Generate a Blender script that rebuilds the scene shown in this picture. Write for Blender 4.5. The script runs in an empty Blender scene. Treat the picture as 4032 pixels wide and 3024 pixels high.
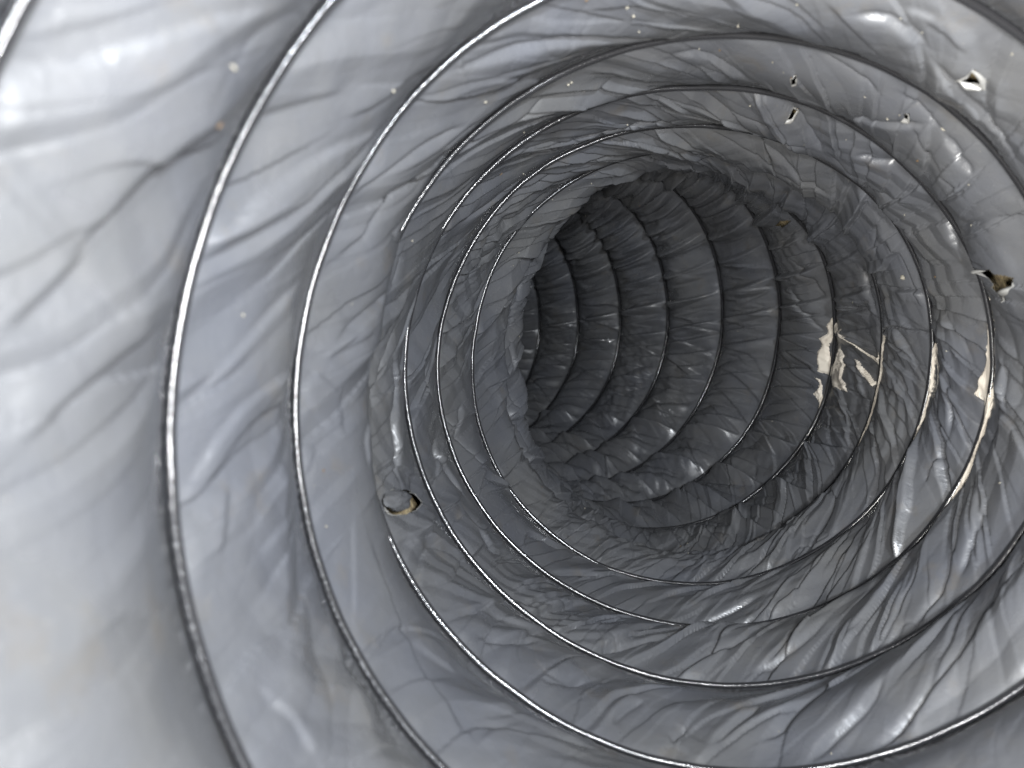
import bpy, math, random
import numpy as np
from mathutils import Matrix

# ------------------------------------------------------------------ camera, world, lamps, exposure
SC = 0.1                       # metres per duct radius (an 8 inch flexible duct)
scene = bpy.context.scene
col = scene.collection

def to_world(p):
    """duct space (x right, y up, z to the viewer of the photo) -> world; the duct sags, so 'down' is the photo's right"""
    p = np.asarray(p, float)
    return np.stack([p[..., 1], -p[..., 2], 1.5 - p[..., 0]], -1) * SC

cam_d = bpy.data.cameras.new('camera')
cam = bpy.data.objects.new('camera', cam_d)
col.objects.link(cam)
cam_d.sensor_width = 36.0
cam_d.lens = 2800.0 / 4032.0 * 36.0
cam_d.clip_start = 0.002
cam_d.clip_end = 50.0
cw = to_world((0, 0, 0))
cam.matrix_world = Matrix(((0, 1, 0, cw[0]), (0, 0, -1, cw[1]), (-1, 0, 0, cw[2]), (0, 0, 0, 1)))
cam_d.dof.use_dof = True
cam_d.dof.focus_distance = 3.2 * SC
cam_d.dof.aperture_fstop = 16.0
scene.camera = cam

world = bpy.data.worlds.new('World')
scene.world = world
world.use_nodes = True
bg = world.node_tree.nodes['Background']
bg.inputs['Color'].default_value = (0.80, 0.88, 1.0, 1)
bg.inputs['Strength'].default_value = 0.02

def lamp(name, pos, target, size, power, colour):
    d = bpy.data.lights.new(name, 'AREA')
    d.shape = 'DISK'; d.size = size * SC; d.energy = power; d.color = colour
    o = bpy.data.objects.new(name, d); col.objects.link(o)
    a, b = to_world(pos), to_world(target)
    from mathutils import Vector
    o.location = a
    o.rotation_euler = (Vector(b) - Vector(a)).to_track_quat('-Z', 'Y').to_euler()
    return o
# light coming in at the duct's mouth behind the camera: cool from one side, an added warm fill from the other, a weak one straight in
lamp('daylight_opening', (0.78, 0.55, 0.92), (-0.2, -0.3, -1.7), 0.16, 2.25, (0.87, 0.93, 1.0))
lamp('warm_fill', (-0.85, -0.75, 0.85), (0.7, 0.6, -1.9), 0.50, 5.0, (1.0, 0.985, 0.95))  # no known source: added to lift the film at right and top
lamp('phone_torch', (0.30, 0.14, 0.10), (0.5, 0.0, -3.0), 0.20, 1.0, (0.97, 0.98, 1.0))

vs = scene.view_settings
vs.view_transform = 'Standard'; vs.look = 'None'; vs.gamma = 1.0; vs.exposure = 0.06
scene.cycles.max_bounces = 8
scene.cycles.use_denoising = True

# ------------------------------------------------------------------ <geom> the duct's measured course
CEN= [[-0.6245, 0.4755, -6.1203], [-0.4721, 0.4677, -5.9596], [-0.3242, 0.4572, -5.7951], [-0.1811, 0.444, -5.6269], [-0.0431, 0.4282, -5.455], [0.0895, 0.4097, -5.2798], [0.2161, 0.3885, -5.1015], [0.3357, 0.3645, -4.9204], [0.4466, 0.337, -4.7368], [0.5465, 0.3054, -4.551], [0.6324, 0.2695, -4.3629], [0.701, 0.2304, -4.1726], [0.7501, 0.1912, -3.9797], [0.7779, 0.1559, -3.7839], [0.7844, 0.1271, -3.5852], [0.7712, 0.1057, -3.384], [0.744, 0.0877, -3.1801], [0.7094, 0.0686, -2.9734], [0.6729, 0.0489, -2.7631], [0.6385, 0.0297, -2.5489], [0.6053, 0.0115, -2.3313], [0.5723, -0.0055, -2.1109], [0.5426, -0.0206, -1.8879], [0.519, -0.0328, -1.6625], [0.4999, -0.0416, -1.4352], [0.4825, -0.0468, -1.2071], [0.4637, -0.0485, -0.9791], [0.4411, -0.0466, -0.752], [0.4128, -0.0406, -0.5262]]
RAD= [0.9949, 0.9934, 0.9915, 0.9894, 0.9884, 0.9902, 0.9963, 1.0078, 1.0237, 1.0405, 1.0493, 1.0426, 1.0253, 1.0045, 0.9847, 0.97, 0.9667, 0.9776, 0.9903, 0.9929, 0.9891, 0.9852, 0.981, 0.9762, 0.9754, 0.9821, 0.9902, 0.9933, 0.9933]
COR="0,0 0,0 0,0 0,0 0,0 0,0 0,0 0,0 0,0 0,0 0,0 0,0 0,0 0,0 0,0 0,0 0,0 0,0 0,0 0,0 0,0 0,0 0,0 0,0 0,0 0,0 0,0 0,0 0,0 0,0 0,0 0,0 0,0 0,0 0,0 0,0 0,0 0,0 0,0 0,0 0,0 0,0 -2,1 -27,18 -51,35 -33,26 50,-7 103,-26 22,-13 -66,-7 -69,-11 -33,-8 0,4 14,10 10,7 2,2 0,0 0,0 0,0 0,0 0,0 0,0 0,0 0,0 0,0 0,0 0,0 0,0 0,0 0,0 0,0 -1,2 -23,45 -56,107 -63,105 -63,78 -37,41 44,-16 105,-43 98,-32 44,-15 -24,-5 -47,-10 -38,-12 -17,-8 -14,-13 -19,-21 -14,-15 -3,-4 0,0 0,0 0,0 0,0 0,0 0,0 0,0 0,0 0,0 0,0 0,0 0,0 0,0 0,4 -5,40 -7,61 -8,40 -23,39 -38,53 -24,30 33,-12 89,-39 81,-27 49,-11 -6,-5 -60,-11 -63,-19 -46,-24 -29,-20 -14,-14 -9,-13 -6,-10 -1,-1 0,0 0,0 0,0 0,0 0,0 0,0 0,0 0,0 0,0 0,0 0,0 0,0 0,0 -4,11 -22,66 -21,66 3,10 30,-37 46,-45 50,-37 38,-21 27,-11 -10,-4 -92,-2 -114,-14 -86,-22 -40,-11 18,29 52,81 54,102 41,87 12,27 0,1 0,0 0,0 0,0 0,0 0,0 0,0 0,0 0,0 0,0 0,0 1,7 13,125 20,322 3,260 40,-5 87,-160 113,-168 142,-147 147,-116 73,-56 -90,14 -231,37 -214,5 -213,-41 -170,-52 -32,11 91,140 177,321 201,421 126,285 12,27 0,0 0,0 0,0 0,0 0,0 0,0 0,0 0,0 0,0 0,0 0,1 8,32 42,163 33,70 23,-101 47,-195 85,-225 96,-173 64,-83 30,-30 -14,-1 -108,21 -229,18 -225,-12 -99,-5 20,17 -19,-38 -89,-98 -46,-49 -2,-2 0,0 0,0 0,0 0,0 0,0 0,0 0,0 0,0 0,0 0,0 -4,-4 -24,-21 -7,11 58,121 97,221 50,93 31,-160 73,-307 110,-313 111,-214 64,-92 -4,-13 -90,31 -177,42 -199,19 -102,-1 6,17 82,63 114,102 98,107 52,83 18,35 1,3 0,0 0,0 0,0 0,1 33,-8 124,-31 200,-35 172,-4 122,19 65,16 6,-2 -1,1 -5,-18 -35,-83 -23,-71 2,-63 7,-74 1,-26 -6,10 3,2 -8,1 -58,24 -88,21 -77,9 -15,6 34,18 45,25 0,-16 -88,-122 -71,-177 -25,-208 -6,-197 9,-99 0,-27 -78,65 -110,90 -92,61 -106,38 -139,22 -117,3 -61,-6 -12,0 27,23 58,61 65,96 55,120 35,111 12,76 4,30 11,-21 28,-50 43,-52 47,-40 47,-25 67,-17 80,-9 63,5 25,-2 -56,-52 -103,-104 -81,-109 -38,-105 -18,-134 1,-161 3,-56 -15,12 -62,71 -125,104 -173,94 -168,68 -141,33 -96,8 -38,2 18,16 55,41 74,75 73,103 51,97 25,78 8,56 0,34 -3,19 5,0 41,-35 92,-73 119,-86 81,-56 8,-5 15,9 70,45 71,51 48,45 24,26 -2,-28 -12,-89 -2,-114 17,-96 32,-76 22,-40 8,-11 3,-3 1,-1 -1,0 -18,-7 -44,-17 -55,-23 -48,-26 -20,-11 6,13 6,10 1,11 2,26 -11,43 -18,52 -5,25 20,-21 30,-38 8,-10 0,0 0,0 0,0 0,0 0,0 0,0 0,0 0,0 0,0 1,-1 8,-16 7,-17 -18,15 -36,36 -11,14 18,-5 27,-5 38,1 36,5 7,-2 -16,-10 -29,-24 -45,-40 -20,-18 -1,-1 0,0 0,0 0,0 0,0 0,0 0,0 0,0 0,0 0,0 0,0 0,0 0,0 0,0 0,0 0,0 0,0 0,0 0,0 -1,1 -9,6 -14,10 -12,8 -2,2 6,-1 8,0 7,1 0,-2 -10,-6 -12,-6 -2,-1 0,0 0,0 0,0 0,0 0,0 0,0 0,0 0,0 0,0 0,0 0,0 0,0 0,0 0,0 0,0 0,0 0,0 0,0 0,0 0,0 0,0 0,0 1,-1 3,-2 4,-2 3,-1 1,0 0,0 0,0 0,0 0,0 0,0 0,0 0,0 0,0 0,0 0,0 0,0 0,0 0,0 0,0 0,0 0,0"

CEN = np.array(CEN); RAD = np.array(RAD)
COR = np.array([[float(a) for a in v.split(',')] for v in COR.split()]) * 1e-4
TAU = 2 * math.pi
def _extend():
    """carry the centre line on past the measured turns: straight to the mouth, bending into the dark"""
    c = CEN.tolist(); r = RAD.tolist()
    d = CEN[-1] - CEN[-2]
    for i in range(8):
        c.append((np.array(c[-1]) + d).tolist()); r.append(r[-1])
    pre = []; p = CEN[0].copy(); d = CEN[0] - CEN[1]
    for i in range(16):
        a = 0.05; d = np.array([d[0]*math.cos(a) + d[2]*math.sin(a), d[1], -d[0]*math.sin(a) + d[2]*math.cos(a)])
        p = p + d; pre.append(p.tolist())
    c = pre[::-1] + c; r = [r[0]] * 16 + r
    return np.array(c), np.array(r), -1 - 8.0
KC, KR, KU0 = _extend()
def frame(t):
    x = np.clip((t - KU0) * 2, 1, len(KC) - 2.001); i = np.floor(x).astype(int); f = (x - i)[..., None]
    i = np.clip(i, 1, len(KC) - 3)
    p0, p1, p2, p3 = KC[i-1], KC[i], KC[i+1], KC[i+2]
    C = 0.5 * ((2*p1) + (p2-p0)*f + (2*p0-5*p1+4*p2-p3)*f**2 + (3*p1-p0-3*p2+p3)*f**3)
    T = 0.5 * ((p2-p0) + 2*(2*p0-5*p1+4*p2-p3)*f + 3*(3*p1-p0-3*p2+p3)*f**2)
    T /= np.linalg.norm(T, axis=-1, keepdims=True)
    er = np.cross(np.broadcast_to([0, 1.0, 0], T.shape), T); er /= np.linalg.norm(er, axis=-1, keepdims=True)
    eu = np.cross(T, er)
    R = KR[i] * (1-f[..., 0]) + KR[i+1] * f[..., 0]
    return C, er, eu, R
def corr(u):
    x = (np.asarray(u) + 1) * 32
    ix = np.arange(len(COR))
    return np.stack([np.interp(x, ix, COR[:, 0]), np.interp(x, ix, COR[:, 1]), np.zeros_like(x)], -1)
def surf(u, s, inward):
    """point of the film: u = turns along the wire helix, s = 0 at this turn of wire .. 1 at the next nearer one"""
    C, er, eu, R = frame(u + s)
    ph = math.pi + TAU * u
    rr = (R - inward)[..., None]
    p = C + rr * (np.cos(ph)[..., None] * er + np.sin(ph)[..., None] * eu)
    s_ = s[..., None]
    return p + corr(u) * (1 - s_) + corr(u + 1) * s_
# </geom>

# ------------------------------------------------------------------ <film> relief of the film along the helical strip (u, s)
_rng = np.random.RandomState(7)
_perm = _rng.permutation(4096)
_grad = np.stack([np.cos(np.arange(256) / 256 * TAU), np.sin(np.arange(256) / 256 * TAU)], 1)
def perlin(x, y, seed=0):
    xi = np.floor(x).astype(np.int64); yi = np.floor(y).astype(np.int64)
    xf = x - xi; yf = y - yi
    def g(a, b, dx, dy):
        h = _perm[(_perm[(_perm[(a + seed * 131) & 4095] + b) & 4095] + seed) & 4095] & 255
        v = _grad[h]
        return v[..., 0] * dx + v[..., 1] * dy
    sx = xf**3 * (xf * (xf * 6 - 15) + 10); sy = yf**3 * (yf * (yf * 6 - 15) + 10)
    a = g(xi, yi, xf, yf); b = g(xi + 1, yi, xf - 1, yf)
    c = g(xi, yi + 1, xf, yf - 1); d = g(xi + 1, yi + 1, xf - 1, yf - 1)
    return ((a + (b - a) * sx) * (1 - sy) + (c + (d - c) * sx) * sy) * 1.5
def sstep(a, b, x):
    x = np.clip((x - a) / (b - a), 0, 1); return x * x * (3 - 2 * x)
def bump1(u, a, b, e):
    return sstep(a - e, a + e, u) * (1 - sstep(b - e, b + e, u))
FOLDS = """2.2,6;10.8983,0.635 10.9035,0.701 10.9082,0.761 10.9126,0.820 10.9167,0.871 10.9208,0.917 10.9255,0.925 10.9301,0.930 10.9336,0.931
3,6;10.9086,0.453 10.9163,0.552 10.9233,0.633 10.9300,0.700 10.9362,0.763 10.9422,0.824 10.9484,0.868 10.9539,0.920 10.9580,0.962
3.5,9;11.9260,0.239 11.9331,0.342 11.9396,0.425 11.9459,0.489 11.9519,0.547 11.9577,0.603 11.9631,0.654 11.9683,0.702 11.9703,0.717
2,9;11.9020,0.384 11.9094,0.509 11.9160,0.614 11.9220,0.698 11.9277,0.765 11.9329,0.822 11.9370,0.881 11.9407,0.935 11.9413,0.943
3,9;11.9670,0.654 11.9690,0.679 11.9709,0.698 11.9729,0.715 11.9747,0.734 11.9764,0.750 11.9783,0.769 11.9801,0.786 11.9817,0.801 11.9834,0.817 11.9843,0.824
3,6;10.9567,0.333 10.9638,0.471 10.9701,0.568 10.9762,0.646 10.9817,0.715 10.9870,0.784 10.9920,0.845 10.9964,0.910 10.9997,0.956
3,6;9.9717,0.654 9.9736,0.683 9.9756,0.708 9.9775,0.730 9.9795,0.752 9.9813,0.776 9.9831,0.798 9.9850,0.818
3,6;9.9883,0.862 9.9901,0.884 9.9916,0.906 9.9931,0.927 9.9944,0.950 9.9957,0.975
3,6;10.9960,0.233 10.9989,0.436 11.0017,0.553 11.0046,0.639 11.0082,0.700 11.0121,0.750 11.0156,0.800 11.0190,0.845 11.0223,0.887
2.6,5;10.9850,0.220 10.9899,0.476 10.9943,0.608 10.9987,0.706 11.0040,0.772 11.0093,0.828 11.0144,0.881 11.0193,0.931 11.0213,0.962
4,11;11.9767,0.258 11.9813,0.355 11.9853,0.442 11.9892,0.516 11.9926,0.587 11.9959,0.648 11.9991,0.696 12.0020,0.737 12.0050,0.774
2.5,4;9.7649,0.270 9.7769,0.137 9.7922,0.316 9.8067,0.476 9.8200,0.593 9.8329,0.689 9.8447,0.765 9.8568,0.847 9.8680,0.931
2,3.5;9.8560,0.692 9.8535,0.664 9.8511,0.634 9.8487,0.601 9.8463,0.562 9.8437,0.512 9.8409,0.450 9.8379,0.370 9.8347,0.267 9.8312,0.147 9.8276,0.025
2,3.5;8.8243,0.981 8.8219,0.975 8.8189,0.962 8.8159,0.956
2.4,4;9.8720,0.516 9.8795,0.592 9.8873,0.671 9.8947,0.740 9.9018,0.799 9.9087,0.853 9.9155,0.899 9.9220,0.937 9.9263,0.962
2.4,4;10.9293,0.176 10.9316,0.277 10.9336,0.314
2,5;10.9183,0.560 10.9163,0.536 10.9143,0.509 10.9123,0.478 10.9102,0.446 10.9079,0.412 10.9056,0.374 10.9032,0.331 10.9006,0.283
2.6,4;8.8820,0.975 8.8843,0.987
2.6,4;9.8883,0.245 9.8972,0.435 9.9054,0.590 9.9127,0.684 9.9202,0.721 9.9274,0.744 9.9347,0.772 9.9410,0.835 9.9467,0.891 9.9483,0.906
2.2,3.5;7.7506,0.327 7.7663,0.312 7.7814,0.338 7.7962,0.277 7.8114,0.295 7.8262,0.420 7.8398,0.628 7.8531,0.817 7.8630,0.931
2.6,4;6.7466,0.528 6.7596,0.561 6.7724,0.623 6.7852,0.719 6.7969,0.822 6.8087,0.884 6.8205,0.934 6.8318,0.954 6.8436,0.983 6.8476,0.994
2.6,4;7.8513,0.044 7.8591,0.093 7.8669,0.195 7.8745,0.278 7.8816,0.355 7.8889,0.441 7.8959,0.536 7.9025,0.631 7.9060,0.686
2.4,3.5;8.7946,0.572 8.8034,0.507 8.8131,0.554 8.8224,0.642 8.8313,0.725 8.8400,0.700 8.8490,0.721 8.8581,0.782 8.8666,0.824
2,3.5;7.7909,0.830 7.7875,0.805 7.7841,0.778 7.7805,0.753 7.7769,0.731 7.7734,0.707 7.7700,0.679 7.7665,0.647 7.7629,0.611 7.7593,0.575 7.7556,0.539 7.7519,0.503
2,3.5;9.7756,0.635 9.7709,0.599 9.7656,0.555 9.7600,0.509 9.7545,0.454 9.7486,0.395 9.7427,0.326 9.7362,0.239
2.2,4;9.7166,0.736 9.7115,0.693 9.7064,0.648 9.7010,0.600 9.6952,0.547 9.6894,0.488 9.6832,0.429 9.6799,0.396
1.8,4;9.7036,0.692 9.6993,0.717 9.6952,0.737 9.6909,0.750 9.6862,0.742 9.6812,0.725 9.6761,0.698 9.6709,0.667
1.8,4;9.6792,0.818 9.6767,0.812 9.6741,0.807 9.6716,0.803 9.6692,0.800 9.6670,0.794 9.6645,0.785 9.6617,0.774 9.6589,0.763 9.6562,0.755
2.4,4;9.6656,0.610 9.6574,0.555 9.6491,0.498 9.6408,0.434 9.6322,0.383 9.6239,0.345 9.6154,0.330 9.6099,0.327
2,4;8.7042,0.918 8.6985,0.901 8.6928,0.884 8.6868,0.869 8.6809,0.856 8.6752,0.843 8.6691,0.818 8.6662,0.805
2,3;8.7686,0.805 8.7626,0.793 8.7564,0.770 8.7504,0.725 8.7442,0.665 8.7377,0.587 8.7308,0.481 8.7272,0.421
2,3.5;8.6602,0.868 8.6571,0.870 8.6541,0.871 8.6513,0.868 8.6485,0.858 8.6456,0.848 8.6426,0.838 8.6396,0.831 8.6365,0.829 8.6335,0.830
2,3;8.6689,0.314 8.6664,0.367 8.6638,0.413 8.6610,0.454 8.6583,0.493 8.6557,0.532 8.6532,0.570 8.6507,0.608 8.6484,0.645 8.6462,0.678 8.6440,0.709 8.6418,0.740 8.6395,0.774
2.2,4;8.6439,0.698 8.6380,0.647 8.6315,0.606 8.6250,0.576 8.6183,0.555 8.6120,0.560 8.6061,0.594 8.6032,0.610
2,3.5;8.6325,0.818 8.6295,0.811 8.6263,0.805 8.6231,0.799 8.6199,0.792 8.6167,0.785 8.6135,0.778 8.6102,0.772 8.6069,0.767
2.2,4;7.7462,0.868 7.7359,0.737 7.7250,0.631 7.7137,0.559 7.7019,0.501 7.6898,0.461 7.6780,0.434 7.6699,0.421
2,3;7.6969,0.893 7.6940,0.837 7.6908,0.782 7.6875,0.728 7.6840,0.677 7.6804,0.629 7.6766,0.583 7.6726,0.534 7.6683,0.477 7.6639,0.409
2.4,4;6.7362,0.931 6.7244,0.829 6.7122,0.728 6.6986,0.627 6.6847,0.538 6.6705,0.503 6.6569,0.515 6.6433,0.517 6.6342,0.541
2,4;6.7026,0.931 6.6950,0.865 6.6866,0.800 6.6778,0.724 6.6686,0.648 6.6593,0.594 6.6500,0.581 6.6408,0.580 6.6359,0.585
2.2,4;7.6589,0.447 7.6506,0.368 7.6419,0.282 7.6341,0.290 7.6271,0.388 7.6204,0.487 7.6144,0.578 7.6085,0.663 7.6025,0.742
2,3;7.6499,0.698 7.6470,0.726 7.6440,0.752 7.6410,0.779 7.6381,0.807 7.6353,0.836 7.6327,0.867 7.6300,0.900 7.6272,0.937
2.2,4;6.5885,0.780 6.5847,0.797 6.5807,0.814 6.5767,0.826 6.5726,0.833 6.5683,0.837 6.5640,0.841 6.5597,0.847 6.5556,0.857 6.5515,0.870 6.5474,0.885 6.5434,0.901 6.5395,0.918
2,4;5.5779,0.786 5.5727,0.792 5.5677,0.797 5.5629,0.803 5.5580,0.814 5.5531,0.827 5.5483,0.843 5.5437,0.866 5.5391,0.892 5.5344,0.919 5.5295,0.943
2,4;4.5972,0.553 4.5919,0.592 4.5868,0.632 4.5817,0.675 4.5764,0.719 4.5712,0.758 4.5662,0.794 4.5612,0.831 4.5562,0.868 4.5512,0.906
2,4;4.5635,0.377 4.5585,0.433 4.5535,0.489 4.5485,0.546 4.5436,0.601 4.5388,0.654 4.5343,0.708 4.5299,0.758 4.5255,0.805 4.5213,0.849 4.5172,0.893
2.4,4;6.6025,0.811 6.5990,0.757 6.5952,0.705 6.5911,0.654 6.5870,0.606 6.5829,0.560
2,4;7.5922,0.881 7.5888,0.879 7.5853,0.875 7.5818,0.870 7.5782,0.863 7.5745,0.853 7.5709,0.843
2.2,4;4.5002,0.252 4.4970,0.368 4.4938,0.475 4.4907,0.571 4.4878,0.655 4.4852,0.730 4.4824,0.801 4.4795,0.868
2.6,4;5.5108,0.258 5.5078,0.362 5.5045,0.458 5.5010,0.546 5.4976,0.628 5.4945,0.709 5.4916,0.788 5.4888,0.866 5.4862,0.943
2.6,3.5;5.4742,0.516 5.4722,0.620 5.4702,0.721 5.4683,0.820 5.4662,0.918
2.6,4;6.5308,0.396 6.5275,0.469 6.5238,0.533 6.5200,0.588 6.5162,0.636 6.5123,0.679 6.5084,0.719 6.5046,0.759 6.5009,0.799 6.4973,0.838 6.4935,0.876 6.4896,0.911 6.4858,0.943
2.4,4;6.5022,0.428 6.4985,0.495 6.4947,0.557 6.4908,0.611 6.4870,0.660 6.4833,0.707 6.4795,0.754 6.4757,0.800 6.4721,0.849 6.4689,0.901 6.4662,0.956
2.4,4;7.5052,0.409 7.5014,0.445 7.4976,0.481 7.4939,0.519 7.4903,0.559 7.4868,0.596 7.4833,0.630 7.4797,0.660 7.4759,0.685 7.4721,0.703 7.4683,0.718 7.4646,0.734 7.4608,0.755
2.2,4;7.4602,0.755 7.4564,0.738 7.4526,0.724 7.4486,0.711 7.4445,0.703 7.4405,0.700 7.4365,0.702 7.4324,0.709 7.4281,0.717
2,4;8.5092,0.377 8.5058,0.393 8.5024,0.414 8.4990,0.437 8.4957,0.457 8.4923,0.475 8.4890,0.492 8.4858,0.509
2.4,4;8.4305,0.390 8.4207,0.496 8.4110,0.596 8.4015,0.679 8.3923,0.763 8.3831,0.834 8.3739,0.875 8.3647,0.920 8.3588,0.950
2.2,4;8.4351,0.591 8.4286,0.627 8.4222,0.664 8.4163,0.700 8.4100,0.736 8.4038,0.776 8.3979,0.816 8.3948,0.836
3,5;9.4168,0.434 9.4001,0.474 9.3832,0.550 9.3667,0.652 9.3510,0.746 9.3358,0.835 9.3209,0.918 9.3061,0.967 9.3038,0.975
2.6,5;9.3358,0.503 9.3302,0.569 9.3248,0.630 9.3192,0.683 9.3138,0.722 9.3082,0.757 9.3030,0.791 9.2978,0.829 9.2926,0.873 9.2876,0.919 9.2851,0.943
2.6,5;9.3178,0.208 9.3112,0.309 9.3049,0.401 9.2988,0.478 9.2931,0.548 9.2879,0.614 9.2827,0.676 9.2774,0.721 9.2721,0.759 9.2694,0.780
2.4,4;8.3304,0.472 8.3233,0.542 8.3164,0.611 8.3099,0.668 8.3033,0.719 8.2966,0.765 8.2902,0.805 8.2838,0.838 8.2778,0.868
2,3.5;7.3228,0.509 7.3192,0.584 7.3156,0.652 7.3119,0.710 7.3080,0.760 7.3041,0.805 7.3004,0.849
2.2,4;8.3688,0.428 8.3649,0.469 8.3613,0.507 8.3577,0.541 8.3540,0.576 8.3503,0.610 8.3467,0.642 8.3432,0.671 8.3398,0.699 8.3363,0.728 8.3328,0.761
1.2,2;10.0447,0.717 10.0489,0.735 10.0532,0.749 10.0576,0.766 10.0620,0.786 10.0659,0.807 10.0697,0.832 10.0733,0.861 10.0769,0.889 10.0804,0.920 10.0824,0.937
3,5;10.0560,0.629 10.0687,0.602 10.0810,0.593 10.0931,0.603 10.1046,0.629 10.1157,0.658 10.1266,0.690 10.1371,0.730 10.1454,0.761
2.4,4;10.1017,0.623 10.1042,0.596 10.1069,0.570 10.1095,0.544 10.1122,0.521 10.1149,0.498 10.1176,0.475 10.1205,0.450 10.1234,0.424 10.1263,0.396 10.1290,0.371
2.4,4;9.1320,0.836 9.1351,0.803 9.1382,0.771 9.1412,0.740 9.1443,0.705 9.1474,0.662 9.1505,0.614 9.1535,0.563 9.1566,0.508 9.1597,0.447
2.2,4;8.0987,0.610 8.1029,0.584 8.1069,0.565 8.1108,0.549 8.1146,0.528 8.1184,0.487 8.1222,0.414 8.1261,0.303 8.1300,0.164
2.2,4;7.1347,0.969 7.1394,0.899
2.6,4;7.1571,0.931 7.1612,0.868 7.1653,0.807 7.1694,0.748 7.1736,0.689 7.1780,0.633 7.1826,0.584 7.1872,0.537 7.1921,0.491 7.1971,0.447
2.6,4;8.1454,0.950 8.1483,0.879 8.1512,0.809 8.1543,0.738 8.1576,0.665 8.1611,0.597 8.1646,0.540 8.1685,0.492 8.1726,0.449 8.1771,0.409
2.2,4;9.1644,0.786 9.1675,0.765 9.1707,0.741 9.1739,0.712 9.1771,0.678 9.1803,0.637 9.1836,0.592 9.1869,0.545 9.1904,0.497
2,3.5;10.1440,0.780 10.1448,0.738 10.1458,0.694 10.1471,0.651 10.1489,0.610 10.1513,0.570 10.1538,0.528 10.1564,0.482 10.1591,0.434
2,3.5;8.1504,0.887 8.1532,0.807 8.1563,0.728 8.1599,0.655 8.1637,0.593 8.1676,0.538 8.1719,0.481 8.1764,0.421
2,3.5;8.1844,0.679 8.1884,0.633 8.1923,0.586 8.1963,0.537 8.2004,0.490 8.2047,0.449 8.2089,0.416 8.2131,0.384
2.4,4;8.1921,0.918 8.1983,0.853 8.2050,0.788 8.2119,0.718 8.2186,0.645 8.2257,0.575 8.2331,0.499 8.2367,0.459
2.8,5;8.2381,0.931 8.2447,0.864 8.2513,0.797 8.2582,0.730 8.2650,0.671 8.2720,0.613 8.2793,0.565 8.2868,0.522 8.2908,0.497
2.4,4;7.2541,0.912 7.2581,0.883 7.2620,0.856 7.2659,0.832 7.2697,0.810 7.2735,0.789 7.2775,0.769 7.2814,0.749 7.2853,0.728 7.2893,0.708 7.2933,0.687 7.2973,0.667 7.3014,0.648
2,4;9.1647,0.761 9.1678,0.739 9.1709,0.718 9.1741,0.695 9.1772,0.668 9.1804,0.636 9.1837,0.599 9.1871,0.558 9.1907,0.516
2,3.5;9.2027,0.830 9.2049,0.778 9.2072,0.728 9.2098,0.678 9.2126,0.629 9.2157,0.584 9.2191,0.541
2,3.5;9.2314,0.843 9.2337,0.799 9.2361,0.755 9.2391,0.704
2.6,5;9.2471,0.836 9.2494,0.797 9.2519,0.759 9.2543,0.722 9.2567,0.687 9.2591,0.653 9.2617,0.618 9.2645,0.585 9.2674,0.551 9.2703,0.515 9.2733,0.473 9.2764,0.428
2.6,4;8.9683,0.604 8.9742,0.642 8.9803,0.680 8.9861,0.721 8.9920,0.759 8.9979,0.790 9.0036,0.822 9.0091,0.855 9.0120,0.868
2.6,4;10.0110,0.415 10.0132,0.468 10.0156,0.507 10.0181,0.527 10.0207,0.532 10.0233,0.528 10.0260,0.522 10.0287,0.518 10.0313,0.516
2,3.5;9.9710,0.509 9.9726,0.561 9.9741,0.605 9.9756,0.643 9.9772,0.677 9.9788,0.708 9.9803,0.737 9.9817,0.765 9.9830,0.792
2.4,3.5;9.9263,0.522 9.9283,0.472 9.9303,0.352
2.4,3.5;8.9320,0.855 8.9349,0.850 8.9378,0.844 8.9407,0.836 8.9436,0.832 8.9465,0.833 8.9493,0.836
2.4,3.5;9.9520,0.340 9.9575,0.440 9.9621,0.551 9.9663,0.625 9.9703,0.682 9.9741,0.732 9.9776,0.778 9.9793,0.799
1.5,3;9.9933,0.711 9.9960,0.707 9.9987,0.707 10.0015,0.709 10.0042,0.711 10.0069,0.713 10.0097,0.715 10.0124,0.719 10.0150,0.723
2.6,4;8.9817,0.522 8.9915,0.458 9.0015,0.412 9.0109,0.461 9.0201,0.526 9.0299,0.542 9.0390,0.572 9.0483,0.593 9.0514,0.604
2,3.5;7.9877,0.686 7.9918,0.643 7.9960,0.606 8.0004,0.573 8.0049,0.542 8.0094,0.508 8.0140,0.472
2,3;7.0257,0.616 7.0298,0.656 7.0340,0.695 7.0382,0.733 7.0422,0.776 7.0460,0.824
2.4,3.5;7.0213,0.956 7.0295,0.906 7.0379,0.866 7.0465,0.820 7.0551,0.759 7.0635,0.700 7.0724,0.649 7.0818,0.576 7.0916,0.449 7.0964,0.384
2.2,3.5;8.0387,0.453 8.0418,0.517 8.0451,0.563 8.0485,0.574 8.0521,0.551 8.0559,0.512 8.0600,0.474 8.0641,0.445 8.0683,0.419 8.0725,0.395 8.0766,0.380 8.0807,0.377
2.2,3.5;8.0884,0.591 8.0917,0.584 8.0953,0.573 8.0991,0.543 8.1030,0.476 8.1070,0.369 8.1113,0.214 8.1160,0.013
2.4,3.5;4.9597,0.830 4.9653,0.899
2.4,3.5;5.9680,0.226 5.9727,0.327
2.4,3.5;4.9803,0.906 4.9861,0.850 4.9923,0.805 4.9988,0.774 5.0051,0.767 5.0108,0.799 5.0157,0.862
2.4,3.5;6.0170,0.226 6.0187,0.375 6.0201,0.505 6.0212,0.618 6.0223,0.723
2.2,3.5;4.9170,0.805 4.9233,0.809 4.9298,0.809 4.9363,0.812 4.9428,0.825 4.9493,0.852 4.9555,0.886 4.9613,0.925
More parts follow.
